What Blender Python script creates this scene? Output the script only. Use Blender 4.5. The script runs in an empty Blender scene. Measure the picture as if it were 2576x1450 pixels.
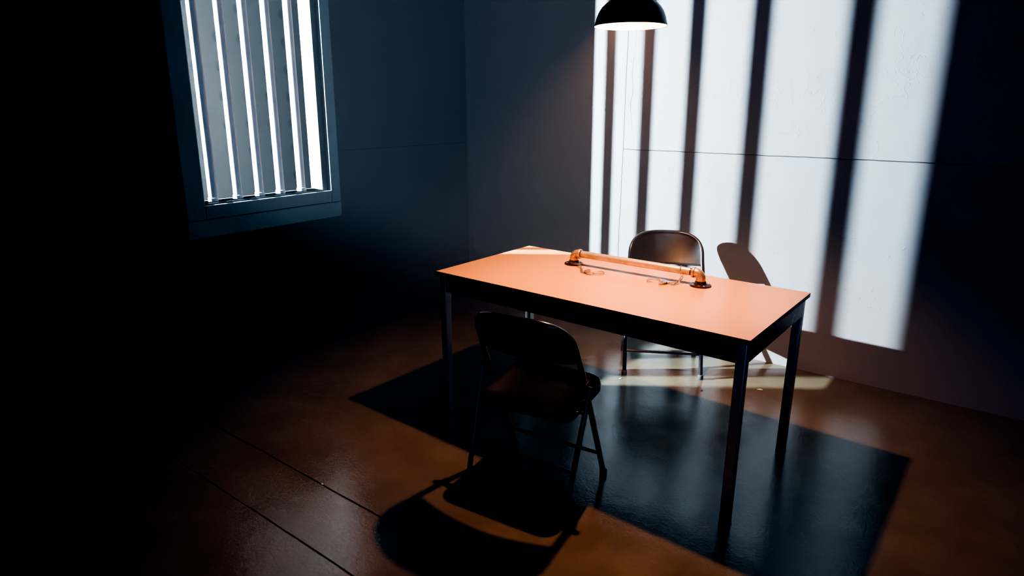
import bpy, bmesh, math, random
from mathutils import Vector, Matrix
random.seed(7)
PI = math.pi
SC = bpy.context.scene
COL = SC.collection

# ------------------------------------------------------------------ materials
def mat(name, color, rough=.5, metal=0., noise=None, bump=None, coat=0., spec=.5, emit=None, estr=0.):
    m = bpy.data.materials.new(name); m.use_nodes = True
    nt = m.node_tree; b = nt.nodes['Principled BSDF']
    b.inputs['Base Color'].default_value = (*color, 1)
    b.inputs['Roughness'].default_value = rough
    b.inputs['Metallic'].default_value = metal
    b.inputs['Coat Weight'].default_value = coat
    b.inputs['Specular IOR Level'].default_value = spec
    if emit:
        b.inputs['Emission Color'].default_value = (*emit, 1); b.inputs['Emission Strength'].default_value = estr
    tc = nt.nodes.new('ShaderNodeTexCoord')
    if noise:
        sc, amt, c2 = noise
        n = nt.nodes.new('ShaderNodeTexNoise'); n.inputs['Scale'].default_value = sc; n.inputs['Detail'].default_value = 2
        nt.links.new(tc.outputs['Object'], n.inputs['Vector'])
        r = nt.nodes.new('ShaderNodeValToRGB'); r.color_ramp.elements[0].position = .35; r.color_ramp.elements[1].position = .7
        r.color_ramp.elements[0].color = (*color, 1); r.color_ramp.elements[1].color = (*c2, 1)
        nt.links.new(n.outputs['Fac'], r.inputs['Fac'])
        nt.links.new(r.outputs['Color'], b.inputs['Base Color'])
        mr = nt.nodes.new('ShaderNodeMapRange'); mr.inputs['To Min'].default_value = max(0, rough-amt); mr.inputs['To Max'].default_value = min(1, rough+amt)
        nt.links.new(n.outputs['Fac'], mr.inputs['Value']); nt.links.new(mr.outputs['Result'], b.inputs['Roughness'])
    if bump:
        sc, st, d = bump
        n = nt.nodes.new('ShaderNodeTexNoise'); n.inputs['Scale'].default_value = sc; n.inputs['Detail'].default_value = 1
        nt.links.new(tc.outputs['Object'], n.inputs['Vector'])
        bp = nt.nodes.new('ShaderNodeBump'); bp.inputs['Strength'].default_value = st; bp.inputs['Distance'].default_value = d
        nt.links.new(n.outputs['Fac'], bp.inputs['Height']); nt.links.new(bp.outputs['Normal'], b.inputs['Normal'])
    return m

class N:
    """small node-graph helper"""
    def __init__(s, m): s.nt = m.node_tree; s.b = s.nt.nodes['Principled BSDF']
    def lk(s, a, b): s.nt.links.new(a, b)
    def new(s, t, **kw):
        n = s.nt.nodes.new(t)
        for k, v in kw.items(): setattr(n, k, v)
        return n
    def math(s, op, a, b=None, c=None, clamp=False):
        n = s.new('ShaderNodeMath', operation=op); n.use_clamp = clamp
        for i, v in enumerate((a, b, c)):
            if v is None: continue
            if hasattr(v, 'is_linked') or hasattr(v, 'links'): s.lk(v, n.inputs[i])
            else: n.inputs[i].default_value = v
        return n.outputs[0]
    def noise(s, vec, scale, detail=4, rough=.5, dist=0):
        n = s.new('ShaderNodeTexNoise'); n.inputs['Scale'].default_value = scale; n.inputs['Detail'].default_value = detail
        n.inputs['Roughness'].default_value = rough; n.inputs['Distortion'].default_value = dist
        s.lk(vec, n.inputs['Vector']); return n.outputs['Fac']
    def mapping(s, vec, scale=(1, 1, 1), rot=(0, 0, 0), loc=(0, 0, 0)):
        n = s.new('ShaderNodeMapping'); n.inputs['Scale'].default_value = scale; n.inputs['Rotation'].default_value = rot
        n.inputs['Location'].default_value = loc; s.lk(vec, n.inputs['Vector']); return n.outputs[0]
    def smooth(s, v, a, b, lo=0., hi=1.):
        n = s.new('ShaderNodeMapRange', interpolation_type='SMOOTHSTEP')
        n.inputs['From Min'].default_value = a; n.inputs['From Max'].default_value = b
        n.inputs['To Min'].default_value = lo; n.inputs['To Max'].default_value = hi
        s.lk(v, n.inputs['Value']); return n.outputs[0]
    def mix(s, f, a, b):
        n = s.new('ShaderNodeMix', data_type='RGBA')
        if hasattr(f, 'links'): s.lk(f, n.inputs[0])
        else: n.inputs[0].default_value = f
        for i, v in ((6, a), (7, b)):
            if hasattr(v, 'links'): s.lk(v, n.inputs[i])
            else: n.inputs[i].default_value = (*v, 1)
        return n.outputs[2]
    def line(s, coord, at, half):      # 1 on the line, 0 away
        d = s.math('ABSOLUTE', s.math('SUBTRACT', coord, at))
        return s.smooth(d, half*.5, half*1.3, 1., 0.)
    def bump(s, h, strength, dist, prev=None):
        n = s.new('ShaderNodeBump'); n.inputs['Strength'].default_value = strength; n.inputs['Distance'].default_value = dist
        s.lk(h, n.inputs['Height'])
        if prev is not None: s.lk(prev, n.inputs['Normal'])
        return n.outputs[0]

def plaster(name, base, axis, seams_h, seams_v, start=None):
    """painted plaster board; axis = index of the horizontal in-plane coordinate; coordinates are the object's own (metres)"""
    m = bpy.data.materials.new(name); m.use_nodes = True; g = N(m)
    tc = g.new('ShaderNodeTexCoord'); P = tc.outputs['Object']
    sx = g.new('ShaderNodeSeparateXYZ'); g.lk(P, sx.inputs[0])
    h, z = sx.outputs[axis], sx.outputs[2]
    wn = g.new('ShaderNodeTexNoise'); wn.inputs['Scale'].default_value = 5; wn.inputs['Detail'].default_value = 4
    g.lk(P, wn.inputs['Vector']); warp = wn.outputs['Color']; lowf = wn.outputs['Fac']
    wob = g.math('MULTIPLY', g.math('SUBTRACT', lowf, .5), .010)
    hz = g.math('ADD', z, wob); hh = g.math('ADD', h, wob)
    seam = None
    for v in seams_h:
        l = g.line(hz, v, .0022)
        if start is not None: l = g.math('MULTIPLY', l, g.math('GREATER_THAN', h, start))
        seam = l if seam is None else g.math('MAXIMUM', seam, l)
    for v in seams_v:
        l = g.line(hh, v, .0022); seam = l if seam is None else g.math('MAXIMUM', seam, l)
    big = g.noise(P, 1.7, 3, .55)
    if start is not None:
        # a ragged hairline crack beside the vertical seam
        w2 = g.math('MULTIPLY', g.math('SUBTRACT', lowf, .5), .09)
        cr = g.line(g.math('ADD', h, w2), start+.05, .0014)
        cr = g.math('MULTIPLY', g.math('MULTIPLY', cr, g.smooth(big, .47, .53)), .8)
        seam = g.math('MAXIMUM', seam, cr)
        # scratches and flaked patches in low relief, kept to a few areas
        vor = g.new('ShaderNodeTexVoronoi', feature='DISTANCE_TO_EDGE'); vor.inputs['Scale'].default_value = 4.5
        vm = g.new('ShaderNodeVectorMath', operation='MULTIPLY_ADD'); g.lk(warp, vm.inputs[0]); vm.inputs[1].default_value = (.5, .5, .5)
        g.lk(P, vm.inputs[2]); g.lk(vm.outputs[0], vor.inputs['Vector'])
        scr = g.math('MULTIPLY', g.smooth(vor.outputs['Distance'], .0, .02, 1, 0), g.smooth(big, .50, .60))
        fl = g.noise(P, 30, 3, .7)
        fl = g.math('MULTIPLY', g.smooth(fl, .57, .66), g.smooth(lowf, .54, .62))
        H = g.math('MULTIPLY_ADD', scr, .0008, g.math('MULTIPLY', fl, .0014))
        H = g.math('MULTIPLY_ADD', big, .012, H)
        H = g.math('MULTIPLY_ADD', seam, -.003, H)
        n = g.bump(H, .8, 1.)
        g.lk(n, g.b.inputs['Normal'])
    c = g.mix(lowf, base, tuple(c*.88 for c in base))
    if seam is not None: c = g.mix(seam, c, tuple(x*.12 for x in base))
    g.lk(c, g.b.inputs['Base Color']); g.b.inputs['Roughness'].default_value = .62
    g.b.inputs['Specular IOR Level'].default_value = .25
    return m

def floor_mat():
    m = bpy.data.materials.new('painted_concrete'); m.use_nodes = True; g = N(m)
    tc = g.new('ShaderNodeTexCoord'); P = tc.outputs['Object']
    sx = g.new('ShaderNodeSeparateXYZ'); g.lk(P, sx.inputs[0])
    wn = g.new('ShaderNodeTexNoise'); wn.inputs['Scale'].default_value = 4; wn.inputs['Detail'].default_value = 4; g.lk(P, wn.inputs['Vector'])
    lowf = wn.outputs['Fac']
    yy = g.math('ADD', sx.outputs[1], g.math('MULTIPLY', g.math('SUBTRACT', lowf, .5), .010))
    grv = g.math('MAXIMUM', g.line(yy, FL_G[0], .0036), g.line(yy, FL_G[1], .0030))
    mid = g.noise(P, 75, 3, .7)
    vor = g.new('ShaderNodeTexVoronoi', feature='DISTANCE_TO_EDGE'); vor.inputs['Scale'].default_value = 5
    vm = g.new('ShaderNodeVectorMath', operation='MULTIPLY_ADD'); g.lk(wn.outputs['Color'], vm.inputs[0]); vm.inputs[1].default_value = (.30, .30, .30)
    g.lk(g.mapping(P, (1, 2.6, 1), rot=(0, 0, math.radians(35))), vm.inputs[2]); g.lk(vm.outputs[0], vor.inputs['Vector'])
    ck = g.math('MULTIPLY', g.smooth(vor.outputs['Distance'], 0, .014, 1, 0), g.smooth(lowf, .52, .60))
    pit = g.smooth(mid, .74, .77)
    H = g.math('MULTIPLY_ADD', mid, .0011, g.math('MULTIPLY', lowf, .006))
    H = g.math('MULTIPLY_ADD', g.math('MAXIMUM', ck, pit), -.00018, H)
    H = g.math('MULTIPLY_ADD', grv, -.004, H)
    n = g.bump(H, .55, 1.)
    c = g.mix(g.smooth(lowf, .35, .65), FL_C[0], FL_C[1])
    c = g.mix(g.math('MULTIPLY', ck, .35), c, (.04, .037, .033))
    c = g.mix(g.math('MULTIPLY', pit, .8), c, (.02, .02, .02))
    c = g.mix(grv, c, (.003, .003, .003))
    g.lk(c, g.b.inputs['Base Color'])
    r = g.smooth(lowf, .3, .7, FL_R[0], FL_R[1])
    g.lk(g.math('MAXIMUM', r, g.math('MULTIPLY', grv, .8)), g.b.inputs['Roughness'])
    g.b.inputs['Specular IOR Level'].default_value = .68
    g.lk(n, g.b.inputs['Normal'])
    return m

def board_mat():
    m = bpy.data.materials.new('outer_board'); m.use_nodes = True; g = N(m)
    tc = g.new('ShaderNodeTexCoord'); P = tc.outputs['Object']
    sx = g.new('ShaderNodeSeparateXYZ'); g.lk(P, sx.inputs[0])
    a = g.math('ABSOLUTE', g.math('SUBTRACT', g.math('FRACT', g.math('ADD', g.math('DIVIDE', sx.outputs[1], .156), 100.744)), .5))
    b = g.math('ABSOLUTE', g.math('SUBTRACT', g.math('FRACT', g.math('ADD', g.math('DIVIDE', sx.outputs[2], .172), 100.5)), .5))
    d = g.math('SQRT', g.math('ADD', g.math('POWER', a, 2), g.math('POWER', g.math('MULTIPLY', b, .62), 2)))
    sp = g.math('MULTIPLY', g.smooth(d, .05, .16, 1, 0), g.smooth(g.noise(P, 3.3, 2), .30, .55))
    c = g.mix(g.noise(P, 2.0, 5), (.060, .050, .040), (.105, .088, .072))
    c = g.mix(g.math('MULTIPLY', sp, .75), c, (.003, .005, .005))
    g.lk(c, g.b.inputs['Base Color']); g.b.inputs['Roughness'].default_value = .8
    return m

FL_G = (-2.434, -2.700)
FL_R = (.16, .24)
FL_C = ((.136, .108, .066), (.166, .134, .084))
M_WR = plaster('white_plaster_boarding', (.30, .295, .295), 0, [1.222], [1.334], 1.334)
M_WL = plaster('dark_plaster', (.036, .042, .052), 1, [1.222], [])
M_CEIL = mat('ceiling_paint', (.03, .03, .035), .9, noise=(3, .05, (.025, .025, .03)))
M_FLOOR = floor_mat()
M_BOARD = board_mat()
M_CASE = mat('teal_grey_paint', (.13, .19, .21), .55, noise=(5, .08, (.11, .16, .18)), bump=(60, .15, .002))
M_LIP = mat('white_gloss_paint', (.80, .80, .78), .4, noise=(20, .08, (.74, .74, .72)), bump=(40, .2, .002))
M_BAR = mat('white_enamelled_bar', (.82, .76, .72), .22, 0., noise=(14, .06, (.74, .69, .66)), spec=.6, bump=(120, .08, .001))
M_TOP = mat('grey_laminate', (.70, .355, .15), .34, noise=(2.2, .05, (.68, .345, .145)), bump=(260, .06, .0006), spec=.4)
M_EDGE = mat('black_edge_band', (.012, .012, .013), .42, noise=(30, .08, (.02, .02, .02)))
M_LEG = mat('black_painted_steel', (.013, .013, .015), .28, .0, noise=(18, .08, (.022, .021, .022)), spec=.6)
M_TLEG = mat('grey_steel_tube', (.40, .40, .42), .34, .92, noise=(18, .06, (.32, .32, .33)), spec=.6)
M_CHAIR = mat('bronze_painted_steel', (.016, .012, .011), .40, .1, noise=(70, .03, (.018, .014, .013)), spec=.5, coat=.15)
M_TUBE = mat('bronze_painted_tube', (.030, .024, .022), .22, .35, noise=(70, .03, (.035, .028, .026)), spec=.7, coat=.4)
M_SEAT = mat('dark_painted_pan', (.006, .005, .005), .38, .0, noise=(70, .03, (.007, .006, .006)), spec=.3)
M_CAP = mat('grey_rubber', (.08, .08, .08), .6, noise=(40, .05, (.06, .06, .06)))
M_PIPE = mat('aged_copper', (.76, .62, .46), .38, .55, noise=(26, .12, (.56, .43, .31)), bump=(70, .25, .001))
M_ELB = mat('cast_brass', (.68, .52, .34), .36, .65, noise=(45, .1, (.52, .38, .23)), bump=(120, .5, .0012))
M_FLG = mat('dark_iron', (.060, .036, .028), .34, .6, noise=(50, .1, (.10, .055, .04)), bump=(140, .4, .001))
M_STEEL = mat('nickel_steel', (.62, .61, .60), .22, .92, noise=(60, .06, (.52, .51, .50)))
M_SHADE = mat('black_enamel', (.010, .010, .011), .33, noise=(20, .05, (.014, .013, .013)), spec=.4)
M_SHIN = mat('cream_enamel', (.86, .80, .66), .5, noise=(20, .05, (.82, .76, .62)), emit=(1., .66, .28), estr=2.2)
M_BULB = mat('frosted_bulb', (.9, .85, .7), .4, noise=(5, .02, (.9, .85, .7)), emit=(1., .62, .25), estr=30)
M_CHIP = mat('white_paint_flake', (.75, .74, .72), .6, noise=(80, .1, (.6, .6, .58)))
M_CHIPD = mat('dark_grit', (.05, .045, .04), .7, noise=(80, .1, (.08, .07, .06)))

# ------------------------------------------------------------------ mesh helpers
def add_box(bm, c, s, M=None):
    r = bmesh.ops.create_cube(bm, size=1)
    for v in r['verts']:
        v.co = Vector((v.co.x*s[0]+c[0], v.co.y*s[1]+c[1], v.co.z*s[2]+c[2]))
        if M is not None: v.co = M @ v.co
    return r['verts']

def catmull(pts, n=6):
    out = []
    P = [Vector(p) for p in pts]; P = [P[0]*2-P[1]] + P + [P[-1]*2-P[-2]]
    for i in range(1, len(P)-2):
        for k in range(n):
            t = k/n; a, b, c, d = P[i-1:i+3]
            out.append(.5*((2*b)+(c-a)*t+(2*a-5*b+4*c-d)*t*t+(3*b-a-3*c+d)*t**3))
    out.append(P[-2]); return out

def add_tube(bm, pts, r, seg=14, closed=False, cap=True, flat=None):
    """swept circle (or ellipse) along pts; r number or list; flat=(a,b,normal)"""
    pts = [Vector(p) for p in pts]; n = len(pts); rings = []
    rs = r if isinstance(r, (list, tuple)) else [r]*n
    up = None
    for i, p in enumerate(pts):
        if closed: t = (pts[(i+1) % n]-pts[i-1]).normalized()
        else: t = (pts[min(i+1, n-1)]-pts[max(i-1, 0)]).normalized()
        if up is None:
            up = Vector((0, 0, 1)) if abs(t.z) < .9 else Vector((1, 0, 0))
        if flat is not None: up = Vector(flat)
        u = (up-t*up.dot(t)).normalized(); w = t.cross(u); up = u
        rr = rs[i]; a, b = rr if isinstance(rr, (tuple, list)) else (rr, rr)
        rings.append([bm.verts.new(p+u*(a*math.cos(2*PI*k/seg))+w*(b*math.sin(2*PI*k/seg))) for k in range(seg)])
    m = n if closed else n-1
    for i in range(m):
        A, B = rings[i], rings[(i+1) % n]
        for k in range(seg): bm.faces.new((A[k], A[(k+1) % seg], B[(k+1) % seg], B[k]))
    if cap and not closed:
        bm.faces.new(list(reversed(rings[0]))); bm.faces.new(rings[-1])

def add_lathe(bm, prof, c=(0, 0, 0), seg=48, M=None):
    """prof: list of (r, z); open ends with r==0 are closed to a point"""
    rings = []
    for r, z in prof:
        if r < 1e-6: rings.append([bm.verts.new(Vector((c[0], c[1], c[2]+z)))])
        else: rings.append([bm.verts.new(Vector((c[0]+r*math.cos(2*PI*k/seg), c[1]+r*math.sin(2*PI*k/seg), c[2]+z))) for k in range(seg)])
    for A, B in zip(rings, rings[1:]):
        for k in range(seg):
            k2 = (k+1) % seg
            if len(A) == 1 and len(B) > 1: bm.faces.new((A[0], B[k2], B[k]))
            elif len(B) == 1 and len(A) > 1: bm.faces.new((A[k], A[k2], B[0]))
            elif len(A) > 1: bm.faces.new((A[k], A[k2], B[k2], B[k]))
    if M is not None:
        for rg in rings:
            for v in rg: v.co = M @ v.co

def add_prism(bm, poly, z0, z1, M=None):
    a = [bm.verts.new(Vector((x, y, z0))) for x, y in poly]; b = [bm.verts.new(Vector((x, y, z1))) for x, y in poly]
    n = len(poly)
    bm.faces.new(list(reversed(a))); bm.faces.new(b)
    for i in range(n): bm.faces.new((a[i], a[(i+1) % n], b[(i+1) % n], b[i]))
    if M is not None:
        for v in a+b: v.co = M @ v.co

def rrect(x0, x1, y0, y1, rs, n=7):
    """rounded rectangle; rs radii for (x0y0, x1y0, x1y1, x0y1)"""
    out = []
    for (cx, cy, a0, r) in ((x0, y0, PI, rs[0]), (x1, y0, 1.5*PI, rs[1]), (x1, y1, 0, rs[2]), (x0, y1, .5*PI, rs[3])):
        px = cx+(r if cx == x0 else -r); py = cy+(r if cy == y0 else -r)
        if r <= 0: out.append((cx, cy)); continue
        for k in range(n+1):
            a = a0+.5*PI*k/n; out.append((px+r*math.cos(a), py+r*math.sin(a)))
    return out

def obj(name, bm, m, parent=None, bevel=0, bseg=2, smooth=True, angle=35, mats=None):
    bmesh.ops.recalc_face_normals(bm, faces=bm.faces)
    me = bpy.data.meshes.new(name); bm.to_mesh(me); bm.free()
    for x in (mats or [m]): me.materials.append(x)
    o = bpy.data.objects.new(name, me); COL.objects.link(o)
    if parent: o.parent = parent
    if smooth:
        for p in me.polygons: p.use_smooth = True
        try: me.set_sharp_from_angle(angle=math.radians(angle))
        except Exception: pass
    if bevel:
        b = o.modifiers.new('bevel', 'BEVEL'); b.width = bevel; b.segments = bseg; b.limit_method = 'ANGLE'; b.angle_limit = math.radians(40)
        b.harden_normals = False
    return o

def thing(name, label, cat, loc=(0, 0, 0), rotz=0, group=None):
    o = bpy.data.objects.new(name, None); COL.objects.link(o); o.empty_display_size = .1
    o.location = loc; o.rotation_euler = (0, 0, rotz); tag(o, label, cat, group); return o

def tag(o, label, cat, group=None):
    o['label'] = label; o['category'] = cat
    if group: o['group'] = group
    return o

def struct(name, bm, m, label, cat, parent=None, **kw):
    o = obj(name, bm, m, parent, **kw)
    if parent is None:
        o['kind'] = 'structure'; o['label'] = label; o['category'] = cat
    return o
BM = bmesh.new

# ------------------------------------------------------------------ room shell
WT = .105                                        # wall thickness beside the window
OY0, OY1, OZ0, OZ1 = -2.153, -1.350, .996, 2.20  # clear opening
RX, RY, CH = 6.4, -6.6, 2.75
bm = BM(); add_box(bm, ((RX-.6)/2-.3, RY/2+.1, -.05), (RX+1.4, -RY+.6, .10))
struct('floor', bm, M_FLOOR, 'glossy dark painted concrete floor with two saw-cut joints', 'floor', smooth=False)
bm = BM()
ext = -.02
add_box(bm, (-WT/2, (RY+OY0)/2, CH/2), (WT, OY0-RY, CH))
add_box(bm, (-WT/2, (OY1+.12)/2, CH/2), (WT, .12-OY1, CH))
add_box(bm, (-WT/2, (OY0+OY1)/2, OZ0/2), (WT, OY1-OY0, OZ0))
add_box(bm, (-WT/2, (OY0+OY1)/2, (OZ1+CH)/2), (WT, OY1-OY0, CH-OZ1))
bmesh.ops.remove_doubles(bm, verts=bm.verts, dist=1e-5)
LEAN = .012                                      # the window was set in slightly out of plumb
for v in bm.verts:
    if OY0-.01 < v.co.y < OY1+.01: v.co.y += LEAN*(v.co.z-.99)
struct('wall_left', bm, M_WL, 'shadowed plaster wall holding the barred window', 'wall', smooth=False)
bm = BM(); add_box(bm, (RX/2, .06, CH/2), (RX, .12, CH))
struct('wall_right', bm, M_WR, 'white plastered wall with striped bar shadows and board seams', 'wall', smooth=False)
bm = BM(); add_box(bm, ((RX-.1)/2, (RY+.1)/2, CH+.05), (RX+.1, -RY+.1, .10))
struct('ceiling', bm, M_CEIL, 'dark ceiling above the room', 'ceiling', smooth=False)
# board screen outside the window
bm = BM(); add_box(bm, (-.625, -.60, 1.4), (.05, 2.6, 3.0))
struct('wall_outside', bm, M_BOARD, 'grey hazy outer board wall seen between the window bars', 'wall', smooth=False)

# ------------------------------------------------------------------ window
win = bpy.data.objects.new('window_1', None); COL.objects.link(win)
win['kind'] = 'structure'; win['label'] = 'tall barred window with wide boarded casing in the left wall'; win['category'] = 'window'
win.location = (0, (OY0+OY1)/2, OZ0)
def wl(name, bm, m, parent=win, **kw):
    for v in bm.verts: v.co.y += LEAN*(v.co.z-.99)
    o = obj(name, bm, m, parent, **kw)
    if parent is win: o.matrix_parent_inverse = Matrix.Translation(win.location).inverted()
    return o
ct = .032      # casing thickness
cY0, cY1 = -2.215, -1.246
iY0, iY1 = -2.116, -1.314
bm = BM(); add_box(bm, (ct/2, (cY0+iY0)/2, (.917+2.30)/2), (ct, iY0-cY0, 2.30-.917)); wl('window_casing', bm, M_CASE, bevel=.003)
bm = BM(); add_box(bm, (ct/2, (cY1+iY1)/2, (.917+2.30)/2), (ct, cY1-iY1, 2.30-.917)); wl('window_casing', bm, M_CASE, bevel=.003)
bm = BM(); add_box(bm, (ct/2, (iY0+iY1)/2, 2.25), (ct, iY1-iY0, .10)); wl('window_casing', bm, M_CASE, bevel=.003)
bm = BM(); add_box(bm, (ct/2, (iY0+iY1)/2, (.918+.986)/2), (ct, iY1-iY0-.003, .986-.918)); wl('window_casing', bm, M_CASE, bevel=.003)
# lower board with a rounded far corner
bm = BM(); pl = rrect(cY0, cY1, .824, .914, (.002, .018, .003, .003))
Mx = Matrix(((0, 0, 1, 0), (1, 0, 0, 0), (0, 1, 0, 0), (0, 0, 0, 1)))
add_prism(bm, pl, 0, ct, Mx); wl('apron_board', bm, M_CASE, bevel=.003)
# thin pale beads round the inner edge of the casing
bm = BM()
add_box(bm, (ct-.004, (iY0+iY1)/2, .9875), (.007, iY1-iY0, .004))
wl('window_bead', bm, M_LIP)
bm = BM(); add_box(bm, (ct-.004, iY1+.0005, (OZ1+.99)/2), (.007, .003, OZ1-.99)); wl('window_bead', bm, M_LIP)
bm = BM(); add_box(bm, (ct-.004, iY0-.0005, (OZ1+.99)/2), (.007, .003, OZ1-.99)); wl('window_bead', bm, M_LIP)
# painted lining of the opening
bm = BM(); add_box(bm, (-.058, (OY0+OY1)/2, OZ0-.004), (.110, OY1-OY0+.002, .008)); wl('window_sill', bm, M_LIP, bevel=.002)
bm = BM(); add_box(bm, (-.058, OY1-.0, (OZ0+OZ1)/2), (.110, .008, OZ1-OZ0)); wl('window_lining', bm, M_LIP)
bm = BM(); add_prism(bm, [(-.106, OY0-.004), (-.003, OY0-.004), (-.003, -2.113), (-.106, OY0)], OZ0, OZ1); wl('window_lining', bm, M_CASE)
BARY = [-2.028, -1.886, -1.753, -1.619, -1.476]
RL = Matrix.Rotation(math.radians(34), 4, 'Z')
for y in BARY:
    bx = -.042
    bm = BM()
    n = 24
    poly = [(RL @ Vector((0.0250*math.cos(2*PI*k/n), .0150*math.sin(2*PI*k/n), 0))) for k in range(n)]
    add_prism(bm, [(p.x+bx, p.y+y) for p in poly], OZ0+.004, OZ1-.002)
    o = wl('window_bar', bm, M_BAR)
    bm = BM(); poly = [(RL @ Vector((.0285*math.cos(2*PI*k/n), .0190*math.sin(2*PI*k/n), 0))) for k in range(n)]
    add_prism(bm, [(p.x+bx, p.y+y) for p in poly], OZ0, OZ0+.022)
    c = obj('bar_collar', bm, M_BAR, o, bevel=.002)

# ------------------------------------------------------------------ table
TC = Vector((2.002, -1.3321, 0)); TR = -.0288
TL, TW, TH = 1.483, .727, .74
t = thing('interview_table', 'long rectangular table with peach lit laminate top and black steel legs', 'table', TC, TR)
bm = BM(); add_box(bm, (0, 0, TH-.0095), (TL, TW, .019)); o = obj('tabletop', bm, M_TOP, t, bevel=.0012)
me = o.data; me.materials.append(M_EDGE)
for p in me.polygons:
    if abs(p.normal.z) < .5 or p.normal.z < 0: p.material_index = 1
bm = BM(); iL, iW = TL-.024, TW-.024
for s in (-1, 1):
    add_box(bm, (0, s*(iW/2-.009), .6815), (iL-.07, .018, .077))
    add_box(bm, (s*(iL/2-.009), 0, .6815), (.018, iW-.07, .077))
obj('apron', bm, M_LEG, t, bevel=.0015)
for sx in (-1, 1):
    for sy in (-1, 1):
        bm = BM(); lx, ly = sx*(iL/2-.018), sy*(iW/2-.018)
        add_box(bm, (lx, ly, .365), (.036, .036, .71))
        lg = obj('leg', bm, M_TLEG, t, bevel=.003)
        bm = BM(); add_box(bm, (lx, ly, .005), (.0375, .0375, .010)); obj('foot_cap', bm, M_EDGE, lg, bevel=.002)

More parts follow.
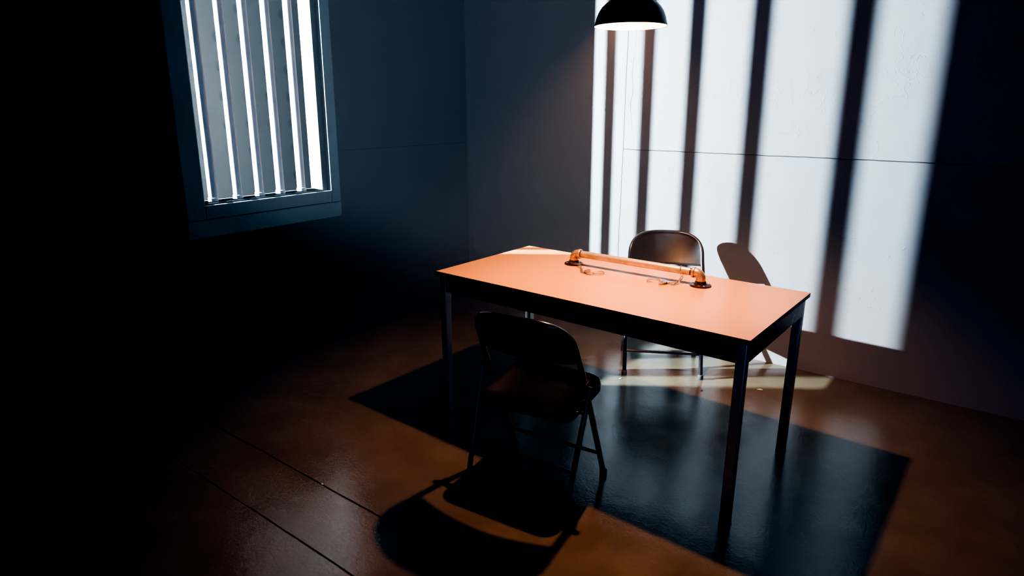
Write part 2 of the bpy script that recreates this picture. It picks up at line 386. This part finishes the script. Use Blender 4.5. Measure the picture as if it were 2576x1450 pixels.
# ------------------------------------------------------------------ folding chair
def lerp(a, b, t): return Vector(a)+(Vector(b)-Vector(a))*t
def fy(z): return .185-.455*z                  # side view of the front-leg / back frame
def make_chair(name, label, group):
    t = thing(name, label, 'chair', group=group)
    R = .0115; hw = .222
    # continuous back frame: front foot, up past the seat, over the back, down again
    DISH = .045; HW = .208
    half = [(.213, fy(.012), .012), (.2135, fy(.25), .25), (.2135, fy(.48), .48), (.212, fy(.56), .56)]
    for k in range(0, 11):
        q = .5*PI*k/10; x = HW*max(0, math.cos(q))**.62 if k < 10 else 0; z = .617+.152*math.sin(q)**.62
        half.append((x, fy(z)-DISH*(1-(x/HW)**2), z))
    pts = catmull(half+[(-x, y, z) for x, y, z in reversed(half[:-1])], 6)
    bm = BM(); add_tube(bm, pts, R, 14); obj('back_frame', bm, M_TUBE, t)
    # pressed backrest panel, filling the arch and closing in a sagging lower edge
    bm = BM(); W = 18
    def sidez(x):   # arch height at x
        a = abs(x)
        P = catmull([h for h in half], 6)
        best = max((p.z for p in P if p.z > .58 and p.x >= a-.002), default=.6)
        return best
    cols = []
    for i in range(W+1):
        u = -1+2*i/W; x = u*.2065
        ztop = sidez(x) if abs(u) < .98 else .640
        zb = .597-.004*(1-u*u)
        col = []
        for k in range(9):
            v = k/8; z = zb+(ztop-zb)*v
            dish = -DISH*(1-(x/HW)**2)-.006*(1-u**4)*math.sin(PI*v)
            col.append((x, fy(z)+dish, z))
        cols.append(col)
    th = .0045
    F = [[bm.verts.new((x, y+th, z)) for x, y, z in c] for c in cols]; B = [[bm.verts.new((x, y-th, z)) for x, y, z in c] for c in cols]
    for i in range(W):
        for k in range(8):
            bm.faces.new((F[i][k], F[i+1][k], F[i+1][k+1], F[i][k+1])); bm.faces.new((B[i][k], B[i][k+1], B[i+1][k+1], B[i+1][k]))
        bm.faces.new((F[i][0], B[i][0], B[i+1][0], F[i+1][0])); bm.faces.new((F[i][8], F[i+1][8], B[i+1][8], B[i][8]))
    for i in (0, W):
        for k in range(8): bm.faces.new((F[i][k], F[i][k+1], B[i][k+1], B[i][k]))
    br = obj('backrest', bm, M_CHAIR, t, angle=50)
    bm = BM(); add_tube(bm, [(c[0][0], c[0][1], c[0][2]+.002) for c in cols], .0062, 8); obj('rolled_edge', bm, M_CHAIR, br)
    # seat pan: rounded, turned-down rim, shallow dish
    bm = BM(); sy0, sy1 = -.152, .205
    out = rrect(-.203, .203, sy0, sy1, (.055, .055, .085, .085), 8)
    def sz(y): return .404+.030*(y-sy0)/(sy1-sy0)
    cx, cy = 0, (sy0+sy1)/2
    rings = []
    for sc, dz in ((1.0, -.030), (1.0, -.006), (.985, 0), (.90, -.001), (.84, -.007), (.4, -.009)):
        rings.append([bm.verts.new(((x-cx)*sc+cx, (y-cy)*sc+cy, sz(y)+dz)) for x, y in out])
    cen = bm.verts.new((cx, cy, sz(cy)-.009)); n = len(out)
    for A, B2 in zip(rings, rings[1:]):
        for k in range(n): bm.faces.new((A[k], A[(k+1) % n], B2[(k+1) % n], B2[k]))
    for k in range(n): bm.faces.new((rings[-1][k], rings[-1][(k+1) % n], cen))
    bot = [bm.verts.new(((x-cx)*.96+cx, (y-cy)*.96+cy, sz(y)-.030)) for x, y in out]
    for k in range(n): bm.faces.new((rings[0][k], bot[k], bot[(k+1) % n], rings[0][(k+1) % n]))
    bm.faces.new(bot)
    obj('seat', bm, M_SEAT, t, angle=60)
    for s in (-1, 1):
        top = (s*.2365, fy(.485)-.012, .487); ft = (s*.2175, -.200, .012)
        bm = BM(); add_tube(bm, [top, lerp(top, ft, .5), ft], .0105, 14); lg = obj('rear_leg', bm, M_TUBE, t)
        bm = BM(); add_lathe(bm, [(0, 0), (.0135, 0), (.0145, .004), (.0140, .024), (.0125, .027), (0, .027)], (ft[0], ft[1], 0), 20); obj('foot_cap', bm, M_CAP, lg)
        bm = BM(); add_lathe(bm, [(0, 0), (.0145, 0), (.0155, .004), (.0150, .024), (.0130, .027), (0, .027)], (s*.213, fy(.012), 0), 20); obj('foot_cap', bm, M_CAP, t)
        # hinge plate between frame and rear leg, and the seat pivot
        bm = BM(); add_box(bm, (0, 0, 0), (.004, .030, .060), Matrix.Translation((s*.2265, fy(.485)-.006, .482)) @ Matrix.Rotation(.25, 4, 'X'))
        add_tube(bm, [(s*.214, fy(.487)-.004, .490), (s*.246, fy(.487)-.008, .490)], .006, 10)
        obj('hinge', bm, M_CHAIR, t, bevel=.001)
        bm = BM(); add_tube(bm, [(s*.196, -.085, .400), (s*.234, -.0775+.0, .400)], .0055, 10)
        obj('seat_pivot', bm, M_CHAIR, t)
        bm = BM(); add_tube(bm, [(s*.196, fy(.412), .412), (s*.215, fy(.412), .412)], .0055, 10)
        obj('seat_pivot', bm, M_CHAIR, t)
    bm = BM(); yz = lerp((.2365, fy(.485)-.012, .487), (.2175, -.2, .012), (.487-.185)/.475)
    add_tube(bm, [(-yz.x, yz.y, yz.z), (yz.x, yz.y, yz.z)], .0078, 12); obj('stretcher', bm, M_TUBE, t)
    bm = BM(); add_tube(bm, [(-.215, fy(.128), .128), (.215, fy(.128), .128)], .0078, 12); obj('stretcher', bm, M_TUBE, t)
    return t
def copy_tree(o, parent=None):
    c = o.copy(); COL.objects.link(c)
    if parent: c.parent = parent
    for ch in list(o.children): copy_tree(ch, c)
    return c
ch1 = make_chair('folding_chair', 'dark metal folding chair in silhouette, back to us, on the near side of the table', 'folding chairs at the table')
ch2 = copy_tree(ch1)
ch1.location = (1.989, -1.872, 0); ch1.rotation_euler.z = math.radians(6.2)
ch2.location = (1.868, -.424, 0); ch2.rotation_euler.z = math.radians(208)
ch2['label'] = 'brown metal folding chair facing us at the far side of the table'

# ------------------------------------------------------------------ pipe rail on the table
A = Vector((1.697, -1.1610, TH)); B = Vector((2.3445, -1.1660, TH))
ax = (B-A).normalized(); side = Vector((-ax.y, ax.x, 0)); Ln = (B-A).length
rail = thing('pipe_rail', 'copper pipe rail with brass elbows and round iron floor flanges fixed on the table', 'rail', (A+B)/2, math.atan2(ax.y, ax.x))
hz = .056; pr = .0167; x0 = -Ln/2; x1 = Ln/2
bm = BM(); add_tube(bm, [(x0+.045, 0, hz), (x1-.048, 0, hz)], pr, 28); obj('pipe', bm, M_PIPE, rail)
for s, xe in ((1, x0), (-1, x1)):
    # threaded end
    bm = BM(); add_tube(bm, [(xe+s*.030, 0, hz), (xe+s*.052, 0, hz)], pr*.88, 24); obj('threaded_nipple', bm, M_FLG, rail)
    bm = BM(); arc = []
    rb = .026
    arc = [(xe, 0, .016), (xe, 0, hz-rb)]
    for k in range(1, 9):
        a = .5*PI*k/8; arc.append((xe+s*(rb-rb*math.cos(a)), 0, hz-rb+rb*math.sin(a)))
    arc += [(xe+s*.034, 0, hz)]
    add_tube(bm, arc, .0205, 26, flat=(0, 1, 0))
    e = obj('elbow', bm, M_ELB, rail, bevel=.0015)
    bm = BM(); add_tube(bm, [(xe+s*.026, 0, hz), (xe+s*.029, 0, hz), (xe+s*.037, 0, hz), (xe+s*.040, 0, hz)], [.0215, .0238, .0238, .0222], 28); obj('elbow_collar', bm, M_ELB, e)
    # small cast mark
    bm = BM(); add_tube(bm, [(xe+s*.012+.005*math.cos(a), -.0208, hz-.008+.005*math.sin(a)) for a in [2*PI*k/12 for k in range(12)]], .0009, 6, closed=True)
    obj('cast_mark', bm, M_ELB, e)
    bm = BM(); add_lathe(bm, [(0, 0), (.0455, 0), (.0465, .002), (.0460, .005), (.043, .0065), (.027, .0085), (.0245, .012), (.0235, .020), (.0225, .022), (0, .022)], (xe, 0, 0), 40)
    f = obj('floor_flange', bm, M_FLG, rail)
    for k in range(4):
        a = PI/4+k*PI/2; bm = BM()
        add_lathe(bm, [(0, .0095), (.0025, .0092), (.0042, .0078), (.0046, .0060), (0, .0060)], (xe+.0345*math.cos(a), .0345*math.sin(a), 0), 14)
        obj('screw', bm, M_ELB, f)

# ------------------------------------------------------------------ handcuffs
def link_bm(bm, p, q, tilt, w=.0052, r=.00125):
    """one oval chain link from p to q"""
    p, q = Vector(p), Vector(q); d = (q-p); L = d.length; d.normalize()
    s = d.cross(Vector((0, 0, 1)));
    if s.length < 1e-3: s = Vector((1, 0, 0))
    s.normalize(); n = s.cross(d); v = s*math.cos(tilt)+n*math.sin(tilt)
    pts = []; mid = (p+q)/2; hl = L/2-w+.002
    for k in range(16):
        a = 2*PI*k/16
        pts.append(mid+d*((hl if math.cos(a) > 0 else -hl)+w*math.cos(a))+v*(w*math.sin(a)))
    add_tube(bm, pts, r, 7, closed=True)
def chain(parent, pts, n):
    P = catmull(pts, 12); cum = [0]
    for a, b in zip(P, P[1:]): cum.append(cum[-1]+(b-a).length)
    def at(d):
        for i in range(len(P)-1):
            if cum[i+1] >= d: return P[i]+(P[i+1]-P[i])*((d-cum[i])/max(1e-9, cum[i+1]-cum[i]))
        return P[-1]
    T = cum[-1]
    for k in range(n):
        bm = BM(); a = at(T*k/n); b = at(T*(k+1)/n); e = (b-a)*.16
        link_bm(bm, a-e, b+e, (k % 2)*PI/2+.35)
        obj('chain_link', bm, M_STEEL, parent)
def bow(c, r, a0, a1, n=22, sq=1.):
    return [(c[0]+r*math.cos(math.radians(a0+(a1-a0)*k/n)), c[1]+r*sq*math.sin(math.radians(a0+(a1-a0)*k/n)), c[2]) for k in range(n+1)]
def band(bm, pts, hw, hz_, zc):
    """flat band of rectangular section lying on the table"""
    pts = [Vector(p) for p in pts]; n = len(pts); rg = []
    for i, p in enumerate(pts):
        t = (pts[min(i+1, n-1)]-pts[max(i-1, 0)]).normalized(); s = Vector((-t.y, t.x, 0))
        w = hw[i] if isinstance(hw, list) else hw
        rg.append([bm.verts.new(p+s*w*a+Vector((0, 0, zc+hz_*b))) for a, b in ((-1, -1), (1, -1), (1, 1), (-1, 1))])
    for A_, B_ in zip(rg, rg[1:]):
        for k in range(4): bm.faces.new((A_[k], A_[(k+1) % 4], B_[(k+1) % 4], B_[k]))
    bm.faces.new(rg[0]); bm.faces.new(list(reversed(rg[-1])))
def cuffs(label, loc, rot, mirror=1):
    """opened cuff; chain end at local -x, arm swung out to +x"""
    t = thing('handcuff', label, 'handcuffs', loc, rot, None)
    m = mirror
    # double cheek plates: a C open on the far side
    for z in (.0032, .0098):
        bm = BM(); P = bow((0, 0, 0), .0285, 108, 292); w = [.0058-.0022*abs(k-11)/11 for k in range(23)]
        P = [(x, y*m, 0) for x, y, _ in P]
        band(bm, P, w, .0012, z); obj('cheek_plate', bm, M_STEEL, t, bevel=.0005)
    bm = BM(); P = [(x, y*m, 0) for x, y, _ in bow((0, 0, 0), .0255, 120, 200)]
    band(bm, P, .0035, .0046, .0065); obj('lock_body', bm, M_STEEL, t, bevel=.001)
    # key plate near the free tip
    bm = BM(); P = [(x, y*m, 0) for x, y, _ in bow((0, 0, 0), .0285, 96, 130, 8)]
    band(bm, P, .0040, .0050, .0068); obj('lock_tip', bm, M_STEEL, t, bevel=.001)
    # pivot and swung-out single arm
    bm = BM(); pv = (.0285*math.cos(math.radians(290)), .0285*math.sin(math.radians(290))*m)
    add_lathe(bm, [(0, .0125), (.003, .0125), (.0036, .0118), (.0036, .0008), (0, .0008)], (pv[0], pv[1], 0), 14); obj('pivot_rivet', bm, M_STEEL, t)
    bm = BM(); c2 = (pv[0]+.0215, pv[1]+.0195*m)
    P = []
    for k in range(25):
        a = math.radians(228+(232)*k/24); P.append((c2[0]+.029*math.cos(a), (c2[1]+.0215*m*math.sin(a)*1.05), 0))
    band(bm, P, [.0024-.0006*k/24 for k in range(25)], .0021, .0065); obj('shackle_arm', bm, M_STEEL, t, bevel=.0005)
    bm = BM(); add_tube(bm, [(-.0285, 0, .0065), (-.040, 0, .0065)], .0034, 12); add_lathe(bm, [(0, .004), (.004, .003), (.0046, 0), (.004, -.003), (0, -.004)], (-.041, 0, .0065), 12); obj('swivel', bm, M_STEEL, t)
    return t
def wcs(t, M_, P): return [M_.inverted() @ Vector(p) for p in P]
def tmat(t): return Matrix.Translation(t.location) @ Matrix.Rotation(t.rotation_euler.z, 4, 'Z')
CUFF1 = Vector((1.858, -1.268, TH)); R1 = math.radians(30)
c1 = cuffs('opened steel handcuff on its chain at the left flange of the rail', CUFF1, R1, 1)
s1 = tmat(c1) @ Vector((-.042, 0, .0065))
chain(c1, wcs(c1, tmat(c1), [s1, s1+Vector((-.014, .014, .0)), Vector((1.782, -1.230, TH+.0055)), Vector((1.757, -1.206, TH+.0105)), Vector((1.728, -1.190, TH+.0125)), Vector((1.706, -1.192, TH+.0135))]), 7)
CUFF2 = Vector((2.186, -1.232, TH)); R2 = math.radians(188)
c2 = cuffs('opened steel handcuff lying by the right flange, its chain ringed to the pipe', CUFF2, R2, 1)
s2 = tmat(c2) @ Vector((-.042, 0, .0065))
ring_x = .238
rc = tmat(rail) @ Vector((ring_x, 0, hz))
low = tmat(rail) @ Vector((ring_x+.003, -.008, hz-.0285))
chain(c2, wcs(c2, tmat(c2), [s2, s2+Vector((.014, -.003, -.001)), Vector((2.250, -1.226, TH+.005)), Vector((2.254, -1.205, TH+.009)), low+Vector((-.002, -.014, -.010)), low]), 6)
bm = BM(); Q = []
for k in range(36):
    a = 2*PI*k/36; Q.append(tmat(rail) @ Vector((ring_x-.006*math.sin(a+.6)-.002, .0235*math.cos(a)-.004, hz+.0245*math.sin(a)-.004)))
add_tube(bm, wcs(c2, tmat(c2), Q), .0011, 8, closed=True); obj('pipe_ring', bm, M_STEEL, c2)

# ------------------------------------------------------------------ pendant lamp
LX, LY, LZ = 2.058, -1.379, 1.791
lamp = thing('pendant_lamp', 'black dome pendant lamp with glowing cream inside hanging over the table', 'lamp', (LX, LY, LZ))
prof = [(.1395, 0), (.1400, .002), (.1380, .012), (.1335, .030), (.1255, .050), (.1130, .069), (.0980, .083), (.0820, .092), (.0680, .096), (.0655, .099), (.0655, .150), (.060, .163), (.040, .172), (.022, .176)]
inn = [(r-.0022, z) for r, z in prof]
bm = BM(); add_lathe(bm, prof, seg=72); add_lathe(bm, [prof[-1], inn[-1]], seg=72)
add_lathe(bm, [(.1395, 0), (.1412, -.001), (.1412, .003), (.1398, .004)], seg=72)
sh = obj('lamp_shade', bm, M_SHADE, lamp, angle=40)
bm = BM(); add_lathe(bm, [(.1393, -.0002)]+inn[1:]+[(.018, .172)], seg=72); obj('shade_lining', bm, M_SHIN, sh, angle=40)
bm = BM(); add_lathe(bm, [(0, .245), (.012, .243), (.018, .232), (.022, .200), (.022, .155), (.020, .150), (0, .150)], seg=28); obj('lamp_socket', bm, M_SHADE, lamp)
bm = BM(); add_lathe(bm, [(0, .126), (.008, .127), (.017, .132), (.0185, .139), (.0165, .147), (.010, .152), (0, .152)], seg=28); obj('bulb', bm, M_BULB, lamp)
bm = BM(); add_tube(bm, [(0, 0, .240), (0, 0, CH-LZ-.02)], .0035, 10); obj('cord', bm, M_SHADE, lamp)
bm = BM(); add_lathe(bm, [(0, CH-LZ-.03), (.03, CH-LZ-.028), (.05, CH-LZ-.008), (.05, CH-LZ), (0, CH-LZ)], seg=32); obj('ceiling_rose', bm, M_SHADE, lamp)

# ------------------------------------------------------------------ flakes on the floor
def flake(loc, s, m, label, rot):
    bm = BM(); n = 8; poly = []
    for k in range(n):
        a = 2*PI*k/n; r = s*(.6+.5*random.random()); poly.append((r*math.cos(a)*1.5, r*math.sin(a)*.8))
    add_prism(bm, poly, 0, .0018)
    o = obj('paint_flake', bm, m, None, bevel=.0004); o.location = (*loc, .0002); o.rotation_euler.z = rot
    return tag(o, label, 'debris')
flake((2.4537, -.4209), .013, M_CHIP, 'larger white paint flake on the floor between the right table legs', .4)
flake((1.7764, -.7499), .009, M_CHIP, 'small white paint flake on the floor by the far chair front foot', 1.1)
flake((2.205, -.625), .006, M_CHIPD, 'dark grit crumb on the floor under the table', 2.0)
flake((1.30, -2.43), .006, M_CHIP, 'tiny pale flake lying on the upper floor joint', .2)

# ------------------------------------------------------------------ lights
def point(name, loc, power, color, r):
    l = bpy.data.lights.new(name, 'POINT'); l.energy = power; l.color = color; l.shadow_soft_size = r
    o = bpy.data.objects.new(name, l); COL.objects.link(o); o.location = loc; return o
l = bpy.data.lights.new('lamp_light', 'SPOT'); l.energy = 168; l.color = (1., .49, .23); l.shadow_soft_size = .022
l.spot_size = math.radians(122); l.spot_blend = .9
o = bpy.data.objects.new('lamp_light', l); COL.objects.link(o); o.location = (LX-.008, LY-.010, 1.903)
point('yard_light', (-1.39, -3.036, 1.825), 7300, (.66, .85, 1.), .014)

l = bpy.data.lights.new('blue_fill_light', 'AREA'); l.shape = 'RECTANGLE'; l.size = 1.6; l.size_y = 2.1; l.energy = 38; l.color = (.03, .34, 1.); l.specular_factor = .25  # added fill lamp behind the camera, tints the shadows navy; no doorway there
o = bpy.data.objects.new('blue_fill_light', l); COL.objects.link(o); o.location = (5.6, -6.4, 1.35)
o.rotation_euler = (Vector((1.2, -1.0, .6))-Vector(o.location)).to_track_quat('-Z', 'Y').to_euler()
w = bpy.data.worlds.new('night'); SC.world = w; w.use_nodes = True
nt = w.node_tree; bg = nt.nodes['Background']; bg.inputs[0].default_value = (.02, .28, .75, 1); bg.inputs[1].default_value = .04
vs = nt.nodes.new('ShaderNodeVolumeScatter'); vs.inputs['Density'].default_value = .023; vs.inputs['Color'].default_value = (1, 1, 1, 1)
vs.inputs['Anisotropy'].default_value = -.25
nt.links.new(vs.outputs[0], nt.nodes['World Output'].inputs['Volume'])
w.cycles.volume_sampling = 'MULTIPLE_IMPORTANCE'

# ------------------------------------------------------------------ camera
cd = bpy.data.cameras.new('camera'); cam = bpy.data.objects.new('camera', cd); COL.objects.link(cam)
cd.sensor_width = 36; cd.lens = 1603/2576*36; cd.clip_start = .01
f = Vector((-.5806, .7661, -.2759)).normalized(); r = Vector((.7969, .6041, .0003)); r = (r-f*r.dot(f)).normalized(); u = r.cross(f)
cam.matrix_world = Matrix(((r.x, u.x, -f.x, 3.3024), (r.y, u.y, -f.y, -3.7856), (r.z, u.z, -f.z, 1.495), (0, 0, 0, 1)))
SC.camera = cam
SC.cycles.max_bounces = 5; SC.cycles.diffuse_bounces = 3; SC.cycles.glossy_bounces = 3; SC.cycles.volume_bounces = 0; SC.cycles.use_light_tree = False; SC.cycles.use_adaptive_sampling = True; SC.cycles.adaptive_threshold = .06; SC.cycles.adaptive_min_samples = 16
SC.cycles.sample_clamp_indirect = 4.; SC.cycles.use_denoising = True
SC.cycles.caustics_reflective = False; SC.cycles.caustics_refractive = False
SC.view_settings.view_transform = 'AgX'; SC.view_settings.look = 'AgX - Very High Contrast'
SC.view_settings.use_curve_mapping = True
cm = SC.view_settings.curve_mapping; cm.black_level = (.0165, .0108, .0038); cm.update()
SC.view_settings.exposure = 0.; SC.view_settings.gamma = 1.
